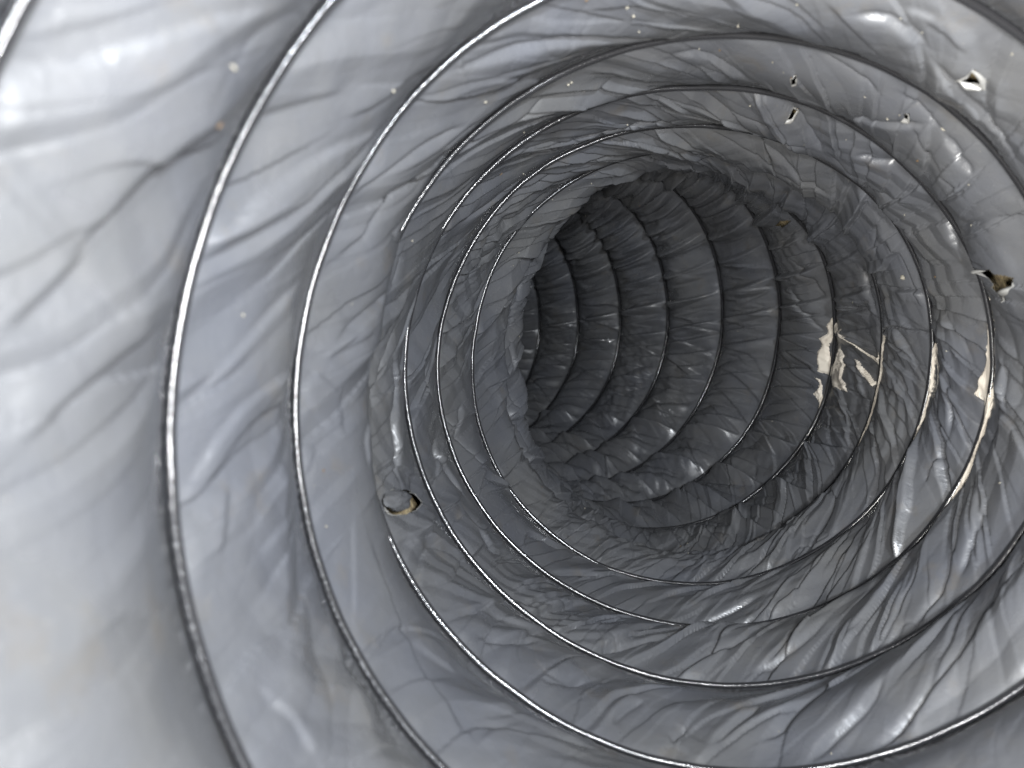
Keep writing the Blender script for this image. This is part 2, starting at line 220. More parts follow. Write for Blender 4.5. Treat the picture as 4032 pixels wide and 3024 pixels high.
2.2,3.5;5.0297,0.925 5.0367,0.877 5.0437,0.840 5.0506,0.816 5.0573,0.806 5.0637,0.803 5.0699,0.801 5.0764,0.796 5.0828,0.796 5.0888,0.809 5.0943,0.836 5.0997,0.868
2.5,4;9.8586,0.987 9.8610,0.994
2.5,4;10.8643,0.101 10.8719,0.221 10.8793,0.323 10.8860,0.375 10.8925,0.408 10.8985,0.462 10.9045,0.547 10.9083,0.604
2.4,5;9.8099,0.742 9.8050,0.725 9.7999,0.711 9.7948,0.698 9.7896,0.681 9.7845,0.646 9.7790,0.604 9.7736,0.566 9.7679,0.528
2,4;9.6879,0.836 9.6860,0.838 9.6839,0.841 9.6817,0.845 9.6795,0.849 9.6773,0.853 9.6749,0.855
2.4,5;11.0714,0.811 11.0746,0.790 11.0779,0.769 11.0814,0.748 11.0847,0.730 11.0881,0.719 11.0912,0.715 11.0946,0.709 11.0980,0.704
2.4,6;10.0157,0.874 10.0177,0.891 10.0196,0.905 10.0214,0.919 10.0232,0.933 10.0250,0.948 10.0268,0.962 10.0286,0.975 10.0303,0.987
2.4,6;11.0307,0.170 11.0319,0.235 11.0330,0.295 11.0339,0.349 11.0348,0.398 11.0357,0.441 11.0366,0.479 11.0374,0.513 11.0384,0.544 11.0393,0.572 11.0402,0.599 11.0411,0.625 11.0420,0.648
2.2,5;11.0193,0.730 11.0209,0.736 11.0224,0.744 11.0239,0.753 11.0256,0.761 11.0272,0.767 11.0288,0.774 11.0303,0.780 11.0319,0.787 11.0334,0.794 11.0349,0.803 11.0364,0.811 11.0380,0.818"""

def _parse():
    out = []
    for ln in FOLDS.strip().split('\n'):
        h, b = ln.split(';'); a, w = [float(v) * 0.01 for v in h.split(',')]
        out.append((a, w, np.array([[float(x) for x in v.split(',')] for v in b.split()])))
    return out
FOLD_LIST = _parse()
def fold_field(u, s):
    """creases and pleats of the film that can be told apart one by one; sharp crest, steep on the far side"""
    d = np.zeros_like(u); su, ss = TAU, 0.44
    for n, (a, w, P) in enumerate(FOLD_LIST):
        m = (u > P[:, 0].min() - 5 * w / su) & (u < P[:, 0].max() + 5 * w / su)
        if not m.any(): continue
        X = u[m] * su; Y = s[m] * ss
        best = np.full(X.shape, 1e9); side = np.zeros(X.shape); par = np.zeros(X.shape)
        L = np.r_[0, np.cumsum(np.hypot(np.diff(P[:, 0]) * su, np.diff(P[:, 1]) * ss))]; L /= L[-1]
        for (u0, s0), (u1, s1), l0, l1 in zip(P, P[1:], L, L[1:]):
            ax, ay = u0 * su, s0 * ss; dx, dy = u1 * su - ax, s1 * ss - ay
            t = np.clip(((X - ax) * dx + (Y - ay) * dy) / (dx * dx + dy * dy + 1e-12), 0, 1)
            ex, ey = X - ax - t * dx, Y - ay - t * dy
            r = np.hypot(ex, ey); q = r < best
            best[q] = r[q]; side[q] = np.sign(ex * dy - ey * dx)[q] ; par[q] = (l0 + t * (l1 - l0))[q]
        flip = 1 if n % 2 else -1
        sd = best * side * flip
        taper = sstep(0, 0.25, par) * sstep(0, 0.25, 1 - par) * 0.9 + 0.1
        step = np.where(sd > 0, np.exp(-sd / (1.5 * w)), -0.35 * np.exp(sd / (0.8 * w)))   # one panel lies over the other
        nr = 1 - 0.85 * float(P[0, 0] + P[0, 1] > 10.4)
        tuck = nr * np.exp(-np.abs(sd + 0.004) / (0.0065 + 0.08 * w))
        far = 1 - sstep(2.5, 4.5, best / w)
        if P[0, 0] + P[0, 1] > 10.4: a = a * 0.6
        d[m] += a * taper * far * (0.42 * step * np.tanh(best / 0.006) - 0.62 * tuck)
    return d

TR = 14.3          # length of one turn measured in band widths
SMOOTH_ONLY = False
def lf_bulge(u, s, ph):
    lf = np.clip((-np.cos(ph) - 0.25) / 0.75, 0, 1)**1.1; t = u + s
    return lf * 0.185 * bump1(t, 4.3, 6.35, 0.75) * (1 + 0.14 * perlin((u - np.floor(u + 0.5)) * 26 + 40, t * 1.2, 17))
def inward(u, s):
    ph = math.pi + TAU * u
    left = 0.5 - 0.5 * np.cos(ph)                  # 1 on the photo's left wall
    deep = 1 - sstep(4.0, 7.5, u + s)              # past the bend
    n_low = perlin(u * 5.0, u * 0 + 3.3, 1)
    # slack of the film pushed in by the insulation between two turns of wire
    A = 0.064 + 0.028 * n_low
    A = A - 0.034 * left**2 * (1 - deep) * (1 - 0.85 * sstep(9.6, 10.6, u + s))           # drawn tighter on the near side of the bend
    A = A + 0.036 * bump1(u, 9.92, 10.07, 0.04)
    A = A + 0.050 * left**3 * deep
    A = A + 0.020 * deep * (1 - left)
    A = A - 0.022 * np.clip(np.sin(ph), 0, 1)**2 * bump1(u + s, 8.3, 12.0, 0.5)
    A = np.maximum(A, 0.010)
    sw = np.clip(s + 0.10 * perlin(u * 9, s * 0.9 + 5, 2) * 4 * s * (1 - s), 0, 1)
    prof = (sw**1.0) * ((1 - sw)**1.2) / (0.4545 * 0.5455**1.2)
    d = A * prof
    win = sstep(0, 0.16, s) * sstep(0, 0.10, 1 - s)
    near = sstep(9.0, 10.5, u + s)
    kap = 0.078 * np.cos(ph - math.radians(120)) * (1 - 0.6 * deep)
    up = u - kap * (s - 0.5)
    wob = 0.010 * perlin(u * 14, s * 1.5, 11)
    rough = 0.30 + 1.1 * sstep(-0.15, 0.5, perlin(u * 7, s * 0.8, 3))
    fine = rough * (1 - 0.55 * near)
    def crease(n, k):                              # thin tucks between almost flat panels
        return np.exp(-np.abs(n) / k)
    def pleats(f, sk, amp, seed, drop=0.07):
        """tension pleats pulled from a turn of wire: long straight ramps with one sharp edge"""
        v = f * (u - sk * (s - 0.5)) + 0.55 * perlin(u * f * 0.23, s * 0.8 + seed, seed) + 0.10 * perlin(u * f * 1.1, s * 2.5, seed + 1)
        c = np.floor(v).astype(np.int64); fr = v - c
        def rnd(k): return _perm[(c * 3 + k * 517 + seed * 71) & 4095] / 4095.0
        fr = np.where(rnd(1) > 0.62, 1 - fr, fr)
        w = np.where(fr < 1 - drop, (fr / (1 - drop))**1.35, (1 - fr) / drop)
        a = rnd(2)**1.3
        side = rnd(3)
        ln = 0.35 + 0.75 * rnd(4)
        ext = np.where(side < 0.42, 1 - sstep(ln * 0.45, ln, s), np.where(side < 0.8, 1 - sstep(ln * 0.45, ln, 1 - s), 1.0))
        return amp * a * (w - 0.45) * ext
    sk = kap * 1.15
    soft = 1 - 0.50 * near
    q = perlin(u * TR * 1.3, s * 1.3, 12) * 0.45
    n4 = perlin(u * TR * 3.6 + q, s * 3.2 - q, 7)
    x = u * TR
    def tri(v):
        return 2 * np.abs(v - np.floor(v) - 0.5)
    def facets(f, m, seed, warp):                  # straight folds that cross and leave flat facets
        v = f * (x - m * s) + warp * perlin(x * 0.55, s * 0.7 + seed, seed)
        g = sstep(-0.15, 0.4, perlin(x * 0.45 + 3 * seed, s * 0.8, seed + 1))
        w = tri(v)
        return g * ((w - 0.5) / f - 0.04 * np.exp(-w / 0.05))
    kt = kap * TR
    fac = 0.016 * facets(0.9, kt + 0.9, 60, 1.3) + 0.019 * facets(1.5, kt - 1.1, 62, 1.2) + 0.018 * facets(2.7, kt + 0.2, 64, 1.5) + 0.016 * facets(2.3, kt - 2.4, 66, 1.2)
    gate = sstep(-0.1, 0.35, perlin(u * TR * 0.9, s * 0.9, 13))
    gate2 = sstep(0.0, 0.35, perlin(u * TR * 0.8 + 7, s * 1.1, 14))
    if SMOOTH_ONLY: return d + lf_bulge(u, s, ph) - 0.004
    winp = sstep(0.03, 0.40, s) * sstep(0, 0.10, 1 - s)
    mid = 1 + 0.45 * bump1(u + s, 5.5, 9.3, 0.8)
    d = d + winp * soft * mid * (pleats(19, sk, 0.044, 70, 0.05 + 0.25 * near) + pleats(41, sk * 1.2, 0.026, 73, 0.07 + 0.2 * near) + (1 - 0.7 * near) * pleats(93, sk * 0.8, 0.018, 76, 0.10))
    d = d + win * 0.012 * perlin((up + wob) * 26, s * 0.9, 4)
    tq = u + s
    d = d + win * (fine + 0.12 * (1 - left)) * (1 - 0.5 * deep) * (1 - 0.75 * left * bump1(tq, 4.0, 7.2, 0.4)) * fac
    d = d + win * fine * (1 - 0.5 * deep) * gate2 * (0.004 * n4 - 0.005 * gate * crease(n4, 0.06))
    # close pleats gathered round the bend, running along the duct
    t = u + s
    v = u - np.floor(u)
    fv = (v - 0.012 * t) * 62 + 0.5 * perlin(v * 11, t * 0.5, 81); fc = np.floor(fv).astype(np.int64); ff = fv - fc
    fan = np.where(ff < 0.85, ff / 0.85, (1 - ff) / 0.15) * (_perm[(fc * 7 + 11) & 4095] / 4095.0)
    pl = perlin((v - 0.02 * t) * 58 + 0.6 * perlin(v * 9, t * 0.9, 15), t * 0.55, 16)
    d = d + sstep(0, 0.30, s) * sstep(0, 0.30, 1 - s) * deep * (1 - 0.93 * left**2) * (0.045 * (np.abs(pl) - 0.12 * crease(pl, 0.08)) + 0.075 * (fan - 0.3))
    # slack film bunched on the inside of the bend
    d = d + lf_bulge(u, s, ph)
    d = d + win * fold_field(u, s)
    # gathers close to the wire
    d = d + 0.0060 * np.exp(-s / 0.09) * sstep(0, 0.02, s) * perlin(u * 520, s * 3, 8) * (0.5 + rough)
    d = d + 0.0018 * np.exp(-(1 - s) / 0.05) * sstep(0, 0.02, 1 - s) * perlin(u * 380, s * 3, 9)
    return d - 0.004
# </film>
FLECKS = "0,11.9186,0.403 0,11.9230,0.447 0,10.9266,0.535 0,11.9306,0.308 0,11.9300,0.176 0,11.9376,0.767 0,10.8893,0.428 0,10.8760,0.226 0,7.9010,0.321 0,8.9250,0.786 0,9.8746,0.503 0,9.8570,0.849 0,9.8586,0.491 1,9.8496,0.509 1,8.8459,0.365 1,7.8473,0.943 1,6.7973,0.925 1,9.8083,0.818 1,9.7926,0.686 1,9.7899,0.604 1,9.7869,0.428 1,7.7873,0.403 1,8.8159,0.780 1,8.8176,0.774 1,8.7449,0.792 1,8.7546,0.818 1,8.7196,0.780 1,7.7176,0.780 1,9.7436,0.346 2,9.6866,0.780 2,9.6762,0.742 2,8.7079,0.667 2,8.7126,0.704 2,9.6452,0.874 2,8.6556,0.642 2,8.6529,0.736 2,7.6592,0.755 2,7.6769,0.484 2,8.6285,0.459 2,8.6339,0.836 2,8.6049,0.717 2,7.6019,0.522 2,8.5849,0.478 2,9.7252,0.667 2,8.6716,0.717 3,7.8676,0.579 3,7.8573,0.296 3,5.8369,0.874 3,5.8520,0.893 3,5.8149,0.906 3,5.8196,0.748 3,5.9013,0.711 3,2.6999,0.660 3,1.6916,0.333 3,5.9013,0.711 3,5.9130,0.654 3,4.8976,0.692 3,4.9370,0.918 3,4.9793,0.610 3,6.1220,0.478 4,9.9610,0.711 4,9.9657,0.642 4,7.9660,0.440 4,10.9723,0.717 4,11.0023,0.862 4,11.0193,0.415 4,10.0257,0.868 4,9.9683,0.748 4,11.0383,0.610 4,10.0457,0.893 4,9.0740,0.805 4,11.0720,0.654 4,10.0647,0.956 5,7.5592,0.491 5,5.5485,0.610 5,4.4261,0.547 5,5.4605,0.447 5,3.5132,0.459 5,8.4475,0.673 5,7.5125,0.535 5,7.4905,0.849 5,4.4265,0.491 6,5.2641,0.748 6,5.2698,0.730 6,6.2614,0.396 6,9.2971,0.899 6,9.2801,0.673 6,5.2638,0.761 6,5.2701,0.748 6,5.1774,0.635 6,6.1871,0.761"
POOL_main = '0.5335,5.4895 0.5255,5.4186 0.5192,5.4311 0.5142,5.3444 0.5088,5.3705 0.5018,5.3257 0.4952,5.3191 0.4832,5.3322 0.4828,5.4199 0.4778,5.5722 0.4722,5.6734 0.4718,5.8743 0.4708,6.0054 0.4765,5.9796 0.4818,5.8466 0.4935,5.9023 0.5022,5.8166 0.5082,5.6717 0.4968,5.5786 0.4912,5.4849 0.4965,5.4525 0.5062,5.4370 0.5155,5.4715 0.5235,5.6619 0.5298,5.5173'
POOL_tail = '0.4778,5.2829 0.4768,5.3510 0.4692,5.3937 0.4622,5.4118 0.4535,5.4409 0.4478,5.4164 0.4558,5.3866 0.4628,5.2993 0.4668,5.3473 0.4732,5.3474'
POOL_ga = '0.5252,5.7453 0.5135,6.0292 0.5045,6.2089 0.4995,6.3989 0.5068,6.4188 0.4998,6.4432 0.4972,6.3965 0.5022,6.1940 0.5118,6.0150 0.5232,5.7433'
POOL_gb = '0.4995,6.0089 0.4982,6.0894 0.4915,6.2211 0.4818,6.3938 0.4785,6.3716 0.4878,6.1985'
HOLE_flap = '9.0537,0.8805 9.0514,0.8491 9.0507,0.7421 9.0537,0.5723 9.0594,0.3522 9.0644,0.4025 9.0657,0.5660 9.0644,0.7044 9.0607,0.8428 9.0570,0.8994'
HOLE_tear = '8.5589,0.3585 8.5599,0.4906 8.5569,0.5157 8.5552,0.6038 8.5529,0.6730 8.5495,0.6604 8.5482,0.5660 8.5415,0.5031 8.5438,0.4654 8.5512,0.4717 8.5552,0.4403'
HOLE_nick = '9.6519,0.5849 9.6499,0.6478 9.6506,0.6981 9.6459,0.6730 9.6425,0.6289 9.6459,0.6101'
HOLE_slit = '4.6282,0.5220 4.6322,0.6918 4.6309,0.8239 4.6289,0.8868 4.6272,0.7925 4.6252,0.6478'
HOLE_pa = '8.7056,0.5660 8.7079,0.6541 8.7062,0.6918 8.7039,0.6038'
HOLE_pb = '8.6502,0.7170 8.6519,0.7610 8.6499,0.7673 8.6472,0.7170'
HOLE_pc = '7.6949,0.7547 7.6942,0.8239 7.6912,0.7925 7.6919,0.7610'

# ------------------------------------------------------------------ materials
def mat(name):
    m = bpy.data.materials.new(name); m.use_nodes = True
    nt = m.node_tree; b = nt.nodes['Principled BSDF']
    return m, nt, b
def N(nt, t, **kw):
    n = nt.nodes.new(t)
    for k, v in kw.items():
        if k in n.inputs: n.inputs[k].default_value = v
        else: setattr(n, k, v)
    return n
film_m, nt, b = mat('grey_polyethylene_film')
L = nt.links.new
tc = N(nt, 'ShaderNodeTexCoord')
# pale dust film and brown silt stains on the plastic itself
n1 = N(nt, 'ShaderNodeTexNoise', Scale=22.0, Detail=6.0, Roughness=0.62)
n2 = N(nt, 'ShaderNodeTexNoise', Scale=75.0, Detail=5.0, Roughness=0.65)
n3 = N(nt, 'ShaderNodeTexNoise', Scale=900.0, Detail=3.0, Roughness=0.7)
for n in (n1, n2, n3): L(tc.outputs['Object'], n.inputs['Vector'])
r1 = N(nt, 'ShaderNodeMapRange', **{'From Min': 0.35, 'From Max': 0.70}); L(n1.outputs['Fac'], r1.inputs['Value'])
mx1 = N(nt, 'ShaderNodeMix', data_type='RGBA')
mx1.inputs[6].default_value = (0.050, 0.052, 0.058, 1); mx1.inputs[7].default_value = (0.060, 0.060, 0.060, 1)
L(r1.outputs['Result'], mx1.inputs[0])
r2 = N(nt, 'ShaderNodeMapRange', **{'From Min': 0.58, 'From Max': 0.78, 'To Max': 0.45}); L(n2.outputs['Fac'], r2.inputs['Value'])
mx2 = N(nt, 'ShaderNodeMix', data_type='RGBA'); mx2.inputs[7].default_value = (0.060, 0.050, 0.036, 1)
L(r2.outputs['Result'], mx2.inputs[0]); L(mx1.outputs[2], mx2.inputs[6])
# pale specks of grit
r3 = N(nt, 'ShaderNodeMapRange', **{'From Min': 0.735, 'From Max': 0.76, 'To Max': 0.6}); L(n3.outputs['Fac'], r3.inputs['Value'])
mx3 = N(nt, 'ShaderNodeMix', data_type='RGBA'); mx3.inputs[7].default_value = (0.20, 0.18, 0.14, 1)
L(r3.outputs['Result'], mx3.inputs[0]); L(mx2.outputs[2], mx3.inputs[6])
L(mx3.outputs[2], b.inputs['Base Color'])
rr = N(nt, 'ShaderNodeMapRange', **{'From Min': 0.3, 'From Max': 0.7, 'To Min': 0.26, 'To Max': 0.42}); L(n2.outputs['Fac'], rr.inputs['Value'])
n6 = N(nt, 'ShaderNodeTexNoise', Scale=34.0, Detail=3.0, Roughness=0.5); L(tc.outputs['Object'], n6.inputs['Vector'])
rw = N(nt, 'ShaderNodeMapRange', **{'From Min': 0.57, 'From Max': 0.64, 'To Min': 1.0, 'To Max': 0.45}); L(n6.outputs['Fac'], rw.inputs['Value'])   # damp patches
rm = N(nt, 'ShaderNodeMath', operation='MULTIPLY'); L(rr.outputs['Result'], rm.inputs[0]); L(rw.outputs['Result'], rm.inputs[1])
L(rm.outputs[0], b.inputs['Roughness'])
b.inputs['Specular IOR Level'].default_value = 0.55
# fine crinkle of the film
n4 = N(nt, 'ShaderNodeTexNoise', Scale=330.0, Detail=3.0, Roughness=0.6, Distortion=0.8); L(tc.outputs['Object'], n4.inputs['Vector'])
bp = N(nt, 'ShaderNodeBump', Strength=0.22, Distance=0.0006); L(n4.outputs['Fac'], bp.inputs['Height']); L(bp.outputs['Normal'], b.inputs['Normal'])

wire_m, nt, b = mat('spring_steel_wire')
L = nt.links.new
b.inputs['Base Color'].default_value = (0.012, 0.012, 0.013, 1)
b.inputs['Specular IOR Level'].default_value = 0.32
b.inputs['Roughness'].default_value = 0.15
tc = N(nt, 'ShaderNodeTexCoord')
n5 = N(nt, 'ShaderNodeTexNoise', Scale=1100.0, Detail=2.0); L(tc.outputs['Object'], n5.inputs['Vector'])
bp = N(nt, 'ShaderNodeBump', Strength=0.15, Distance=0.0003); L(n5.outputs['Fac'], bp.inputs['Height']); L(bp.outputs['Normal'], b.inputs['Normal'])

# ------------------------------------------------------------------ mesh helpers
def grid_mesh(name, P, keep=None):
    nu, ns = P.shape[:2]
    me = bpy.data.meshes.new(name)
    V = to_world(P).reshape(-1, 3)
    i = np.arange(nu * ns).reshape(nu, ns)
    F = np.stack([i[:-1, :-1], i[1:, :-1], i[1:, 1:], i[:-1, 1:]], -1).reshape(-1, 4)
    if keep is not None:
        F = F[keep.ravel()]
        used, inv = np.unique(F, return_inverse=True)
        V = V[used]; F = inv.reshape(F.shape)
    me.vertices.add(len(V)); me.vertices.foreach_set('co', V.astype(np.float32).ravel())
    me.loops.add(F.size); me.loops.foreach_set('vertex_index', F.astype(np.int32).ravel())
    me.polygons.add(len(F)); me.polygons.foreach_set('loop_start', np.arange(0, F.size, 4, dtype=np.int32))
    me.polygons.foreach_set('loop_total', np.full(len(F), 4, np.int32))
    me.polygons.foreach_set('use_smooth', np.ones(len(F), bool))
    me.update(calc_edges=True)
    return me
def add(name, me, m, parent=None):
    o = bpy.data.objects.new(name, me); col.objects.link(o)
    if m: me.materials.append(m)
    if parent: o.parent = parent
    return o

# ------------------------------------------------------------------ the duct
duct = bpy.data.objects.new('flexible_duct', None); col.objects.link(duct)
duct['label'] = 'grey plastic flexible air duct seen from inside, ribbed by a spiral wire'
duct['category'] = 'duct'
WR = 0.0095
def poly(txt):
    return np.array([[float(x) for x in v.split(',')] for v in txt.split()])
def inside(P, x, y):
    r = np.zeros(x.shape, bool)
    for (x0, y0), (x1, y1) in zip(P, np.roll(P, -1, 0)):
        c = (y0 > y) != (y1 > y)
        r ^= c & (x < (x1 - x0) * (y - y0) / (y1 - y0 + 1e-12) + x0)
    return r
HOLES = [poly(h) for h in (HOLE_flap, HOLE_tear, HOLE_nick, HOLE_slit, HOLE_pa, HOLE_pb, HOLE_pc)]
# stretches of the helix that can be seen from inside the bend get the fine mesh (sixteenths of a turn from u = -2)
SEEN = ('1111111111111111 1111111111111111 0001111111111000 0001111111111000 0011111111111000 0011111111111001 1111111111111111 1111111111111111 '
        '1111111111111111 1111111111111111 1111111111111111 1111111111111111 1111111111111111 1111000000000111 1111000000000111 1100000000000001').split()
for k in range(-7, 14):
    du, ns = (16, 16) if k < -2 else (50, 56) if k < 4 else (94, 96)
    us = [np.array([float(k)])]
    for i in range(16):
        n = du if k < -2 or SEEN[k + 2][i] == '1' else 12
        us.append(k + (i + np.linspace(0, 1, n + 1)[1:]) / 16)
    u, s = np.meshgrid(np.concatenate(us), np.linspace(0, 1, ns + 1), indexing='ij')
    uc = (u[:-1, :-1] + u[1:, 1:]) / 2; sc_ = (s[:-1, :-1] + s[1:, 1:]) / 2
    keep = np.ones(uc.shape, bool)
    for h in HOLES: keep &= ~inside(h, uc, sc_)
    o = add('film_band', grid_mesh('film_band', surf(u, s, inward(u, s)), keep), film_m, duct)
    un = np.linspace(k, k + 1, 361)
    jit = 0.0012 * perlin(un * 60, un * 0 + 0.4, 21)
    c = surf(un, un * 0, un * 0 + 0.0085 + jit)
    inn = surf(un, un * 0, un * 0 + 1) - c; inn /= np.linalg.norm(inn, axis=1, keepdims=True)
    tg = np.gradient(c, axis=0); tg /= np.linalg.norm(tg, axis=1, keepdims=True)
    bi = np.cross(tg, inn)
    a = np.linspace(0, TAU, 13)
    W = c[:, None] + WR * (np.cos(a)[None, :, None] * inn[:, None] + np.sin(a)[None, :, None] * bi[:, None])
    add('wire_turn', grid_mesh('wire_turn', W), wire_m, duct)

# insulation blanket that lies outside the film and shows through the tears
tan_m, nt, b = mat('tan_fibre_insulation')
tc = N(nt, 'ShaderNodeTexCoord'); n = N(nt, 'ShaderNodeTexNoise', Scale=420.0, Detail=5.0, Roughness=0.7)
nt.links.new(tc.outputs['Object'], n.inputs['Vector'])
cr = N(nt, 'ShaderNodeValToRGB'); nt.links.new(n.outputs['Fac'], cr.inputs['Fac'])
cr.color_ramp.elements[0].color = (0.10, 0.07, 0.035, 1); cr.color_ramp.elements[0].position = 0.3
cr.color_ramp.elements[1].color = (0.30, 0.24, 0.13, 1); cr.color_ramp.elements[1].position = 0.7
nt.links.new(cr.outputs['Color'], b.inputs['Base Color']); b.inputs['Roughness'].default_value = 0.9
bp = N(nt, 'ShaderNodeBump', Strength=0.8, Distance=0.002); nt.links.new(n.outputs['Fac'], bp.inputs['Height']); nt.links.new(bp.outputs['Normal'], b.inputs['Normal'])
tt, pp = np.meshgrid(np.linspace(-7, 14.9, 200), np.linspace(0, 1, 97), indexing='ij')
C_, er_, eu_, R_ = frame(tt)
g = C_ + (R_ + 0.035)[..., None] * (np.cos(pp * TAU)[..., None] * er_ + np.sin(pp * TAU)[..., None] * eu_)
add('insulation', grid_mesh('insulation', g), tan_m, duct)

# torn lips and the flap of cut film
edge_m, nt, b = mat('stretched_white_film_edge')
b.inputs['Base Color'].default_value = (0.12, 0.117, 0.11, 1); b.inputs['Roughness'].default_value = 0.3
def lip(H, high, wide, m, seed):
    rng = np.random.RandomState(seed)
    P = np.vstack([H, H[:1]]); L = np.r_[0, np.cumsum(np.hypot(np.diff(P[:, 0]) * TAU, np.diff(P[:, 1]) * 0.44))]
    n = 90; q = np.linspace(0, L[-1], n)
    x = np.interp(q, L, P[:, 0]); y = np.interp(q, L, P[:, 1])
    cx, cy = H.mean(0)
    hgt = high * np.clip(0.35 + 1.3 * perlin(q * 16 + seed, q * 0 + 0.5, 30 + seed), 0.02, 1.2)
    rows = []
    for j, f in enumerate(np.linspace(0, 1, 7)):
        ang = f * 2.4
        ox = (x - cx) * TAU; oy = (y - cy) * 0.44; r = np.hypot(ox, oy) + 1e-6
        out = hgt / high * wide * (1 - math.cos(ang)) * 0.5 - 0.002
        uu = x + ox / r * out / TAU; ss = np.clip(y + oy / r * out / 0.44, 0.01, 0.99)
        rows.append(surf(uu, ss, inward(uu, ss) + 0.001 + hgt * math.sin(ang) * 0.8))
    add('torn_edge', grid_mesh('torn_edge', np.stack(rows, 1)), m, duct)
lip(HOLES[1], 0.022, 0.030, edge_m, 1)
lip(HOLES[2], 0.014, 0.014, edge_m, 2)
lip(HOLES[3], 0.007, 0.010, film_m, 3)
for j in (4, 5, 6): lip(HOLES[j], 0.012, 0.012, edge_m, j)
lip(HOLES[0], 0.006, 0.012, edge_m, 9)
H = HOLES[0]
xs, ys = np.meshgrid(np.linspace(-1, 1, 41), np.linspace(-1, 1, 31), indexing='ij')
ku = 0.0135; ks = 0.40
u0, s0 = H.mean(0)
dx = xs * 0.64 - 0.30; dy = ys * 0.78 - 0.08                  # photo-right is -s, photo-down is +u
uu = u0 + 0.0048 * dx * 1.2 + dy * 0.0062; ss = np.clip(s0 - dx * 0.27 + dy * 0.04, 0.02, 0.98)
rad = np.sqrt(xs**2 + ys**2)
lift = 0.010 + 0.018 * np.clip(1 - rad**2, 0, 1)**0.6 + 0.004 * perlin(xs * 2.2, ys * 2.2, 44) + 0.006 * np.clip(xs, 0, 1)
kc = (rad[:-1, :-1] + rad[1:, 1:]) / 2 < 1.0 + 0.10 * perlin(np.arctan2(ys, xs)[:-1, :-1] * 1.6, xs[:-1, :-1] * 0, 45)
fl = add('cut_flap', grid_mesh('cut_flap', surf(uu, ss, inward(uu, ss) * 0.5 + np.mean(inward(uu, ss)) * 0.5 + lift), kc), film_m, duct)
fl['label'] = 'crescent cut flap of film with tan insulation showing behind it'

# ------------------------------------------------------------------ murky water lying along the low side
mud_m, nt, b = mat('murky_beige_water')
tc = N(nt, 'ShaderNodeTexCoord'); n = N(nt, 'ShaderNodeTexNoise', Scale=90.0, Detail=3.0); nt.links.new(tc.outputs['Object'], n.inputs['Vector'])
cr = N(nt, 'ShaderNodeValToRGB'); nt.links.new(n.outputs['Fac'], cr.inputs['Fac'])
cr.color_ramp.elements[0].color = (0.33, 0.295, 0.25, 1); cr.color_ramp.elements[0].position = 0.35
cr.color_ramp.elements[1].color = (0.42, 0.385, 0.33, 1); cr.color_ramp.elements[1].position = 0.6
nt.links.new(cr.outputs['Color'], b.inputs['Base Color']); b.inputs['Roughness'].default_value = 0.10
def blur(a, n):
    for _ in range(n):
        p = np.pad(a, 1, mode='edge'); a = (p[:-2, 1:-1] + p[2:, 1:-1] + p[1:-1, :-2] + p[1:-1, 2:] + p[1:-1, 1:-1]) / 5
    return a
def pool(name, P, label, cat, thick=0.010, n=110):
    lo, hi = P.min(0), P.max(0)
    f, t = np.meshgrid(np.linspace(lo[0] - 0.001, hi[0] + 0.001, n), np.linspace(lo[1] - 0.01, hi[1] + 0.01, n), indexing='ij')
    kk = np.floor(t - f); u = f + kk; s = t - u
    dist = np.full(f.shape, 1e9)
    for a, b_ in zip(P, np.roll(P, -1, 0)):
        ax, ay = a[0] * TAU, a[1] * 0.44; dx, dy = b_[0] * TAU - ax, b_[1] * 0.44 - ay
        X = f * TAU - ax; Y = t * 0.44 - ay
        q = np.clip((X * dx + Y * dy) / (dx * dx + dy * dy + 1e-12), 0, 1)
        dist = np.minimum(dist, np.hypot(X - q * dx, Y - q * dy))
    ins = inside(P, f, t)
    sd = np.where(ins, dist, -dist) + 0.004 * perlin(f * 900, t * 60, 51)
    lev = blur(np.maximum(inward(u, s), 0.004), 6) + thick * np.clip(sd / 0.012, -1, 1)
    C_, er_, eu_, R_ = frame(t); ph = math.pi + TAU * f
    p = C_ + (R_ - lev)[..., None] * (np.cos(ph)[..., None] * er_ + np.sin(ph)[..., None] * eu_)
    p = p + corr(u) * (1 - s[..., None]) + corr(u + 1) * s[..., None]
    kc = (sd[:-1, :-1] > -0.004) & (sd[1:, 1:] > -0.004)
    o = add(name, grid_mesh(name, p, kc), mud_m)
    o['label'] = label; o['category'] = cat; o['group'] = 'murky water along the low side of the duct'
    return o
pool('puddle', poly(POOL_main), 'ragged beige puddle spilled across a wire turn on the right wall', 'puddle')
pool('puddle', poly(POOL_tail), 'small beige puddle just below the ragged puddle on the right wall', 'puddle')
pool('water_streak', poly(POOL_ga), 'thin curved beige streak running right from the top of the ragged puddle', 'water')
pool('water_streak', poly(POOL_gb), 'short slanting beige streak to the right of the ragged puddle', 'water')
def strip(k, rows):
    A_ = [(f, k + f + a) for f, a, b_ in rows]; B_ = [(f, k + f + b_) for f, a, b_ in rows]
    return np.array(A_ + B_[::-1])
pool('water_streak', strip(8, [(.545, -.02, .01), (.525, -.05, .01), (.508, -.08, .02), (.497, -.12, .03), (.488, -.15, .04), (.485, -.05, .06), (.476, .0, .07), (.462, .01, .08), (.447, .01, .07), (.433, .01, .05), (.418, .01, .02)]),
     'widest beige water streak, on the nearest wire turn at the right edge', 'water', 0.013)
pool('water_streak', strip(7, [(.515, .01, .03), (.506, .01, .09), (.498, .01, .07), (.484, .01, .09), (.482, .01, .03), (.465, .01, .06), (.447, .01, .06), (.43, .01, .04), (.415, .01, .02)]),
     'narrow beige water streak on the wire turn between puddle and right edge streak', 'water', 0.012)
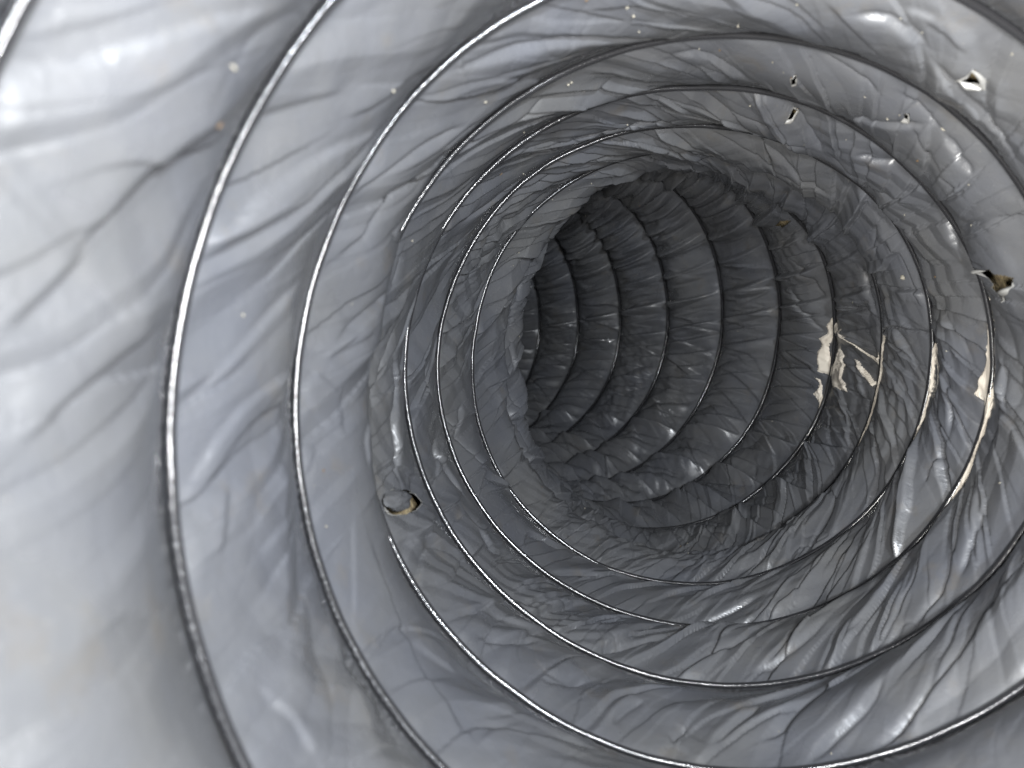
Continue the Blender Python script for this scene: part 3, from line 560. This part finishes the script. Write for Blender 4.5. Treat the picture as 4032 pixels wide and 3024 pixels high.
pool('water_streak', strip(6, [(.524, .01, .03), (.512, .01, .12), (.504, .01, .10), (.495, .01, .09), (.476, .01, .10), (.466, .01, .07), (.45, .01, .07), (.43, .01, .06), (.40, .01, .03)]),
     'beige water streak along the wire turn just right of the ragged puddle', 'water', 0.012)

# ------------------------------------------------------------------ grit, with flecks that also stand in for small punctures in the film
grit_m, nt, b = mat('pale_grit')
b.inputs['Base Color'].default_value = (0.16, 0.148, 0.12, 1); b.inputs['Roughness'].default_value = 0.8
husk_m, nt, b = mat('brown_husk')
b.inputs['Base Color'].default_value = (0.09, 0.055, 0.025, 1); b.inputs['Roughness'].default_value = 0.7
import bmesh
def chunk(seed, m, sx, sy, sz):
    rng = np.random.RandomState(seed)
    bm = bmesh.new(); bmesh.ops.create_icosphere(bm, subdivisions=1, radius=1.0)
    for v in bm.verts:
        v.co *= 1 + 0.35 * (rng.rand() - 0.5); v.co.x *= sx * SC; v.co.y *= sy * SC; v.co.z *= sz * SC
    me = bpy.data.meshes.new('grit'); bm.to_mesh(me); bm.free(); me.materials.append(m)
    return me
variants = [chunk(1, grit_m, .0070, .0042, .0035), chunk(2, grit_m, .0055, .0050, .0040), chunk(3, grit_m, .0095, .0032, .0030), chunk(4, husk_m, .0085, .0045, .0030), chunk(5, grit_m, .0040, .0038, .0034)]
WHERE = ['pale grit fleck on the bright film at upper left', 'pale grit fleck above the dark opening', 'pale grit fleck on the creased film at upper right',
         'pale grit fleck beside the dark bend', 'pale grit fleck on the film of the left wall', 'pale grit fleck on the dark film of the right wall', 'pale grit fleck on the film below the dark opening']
from mathutils import Vector
def stick(o, u, s, turn, lift):
    u = np.array([u]); s = np.array([s]); e = 0.002
    p = surf(u, s, inward(u, s) + lift)[0]; q = surf(u, s, inward(u, s) + lift + 0.05)[0]; r = surf(u + e, s, inward(u + e, s) + lift)[0]
    nz = Vector(to_world(q) - to_world(p)).normalized(); tx = Vector(to_world(r) - to_world(p)).normalized()
    ty = nz.cross(tx).normalized(); tx = ty.cross(nz)
    M = Matrix((tx, ty, nz)).transposed().to_4x4() @ Matrix.Rotation(turn, 4, 'Z')
    M.translation = Vector(to_world(p)); o.matrix_world = M
rng = random.Random(5)
for i, t in enumerate(FLECKS.split()):
    a, u, s = t.split(','); a = int(a)
    if a in (0, 4) and i % 3: continue
    me = variants[3] if i % 7 == 3 else variants[rng.choice([0, 1, 2, 4])]
    o = bpy.data.objects.new('film_fleck', me); col.objects.link(o)  # some are grit, many stand for punctures with lifted bright edges
    stick(o, float(u), float(s), rng.uniform(0, 6.3), 0.0022)
    band = ['nearest', 'second', 'third', 'fourth', 'fifth', 'sixth', 'seventh', 'eighth', 'ninth', 'tenth', 'eleventh', 'twelfth', 'thirteenth', 'fourteenth', 'fifteenth'][min(14, 12 - int(math.floor(float(u) + 0.25)))]
    lab = WHERE[a].replace('pale grit fleck', 'brown husk fleck') if i % 7 == 3 else WHERE[a]
    lab = lab + ', ' + band + ' band from viewer'
    o['label'] = lab; o['category'] = 'grit'; o['group'] = lab.replace('fleck', 'flecks', 1)
    sz = rng.uniform(0.4, 0.9); o.scale = (sz, sz, sz)
o = bpy.data.objects.new('grit_lump', chunk(9, grit_m, .014, .011, .009)); col.objects.link(o)
stick(o, 6.5615, 0.774, 0.4, 0.006)
o['label'] = 'largest pale grit lump, alone on the dark film right of the opening'; o['category'] = 'grit'
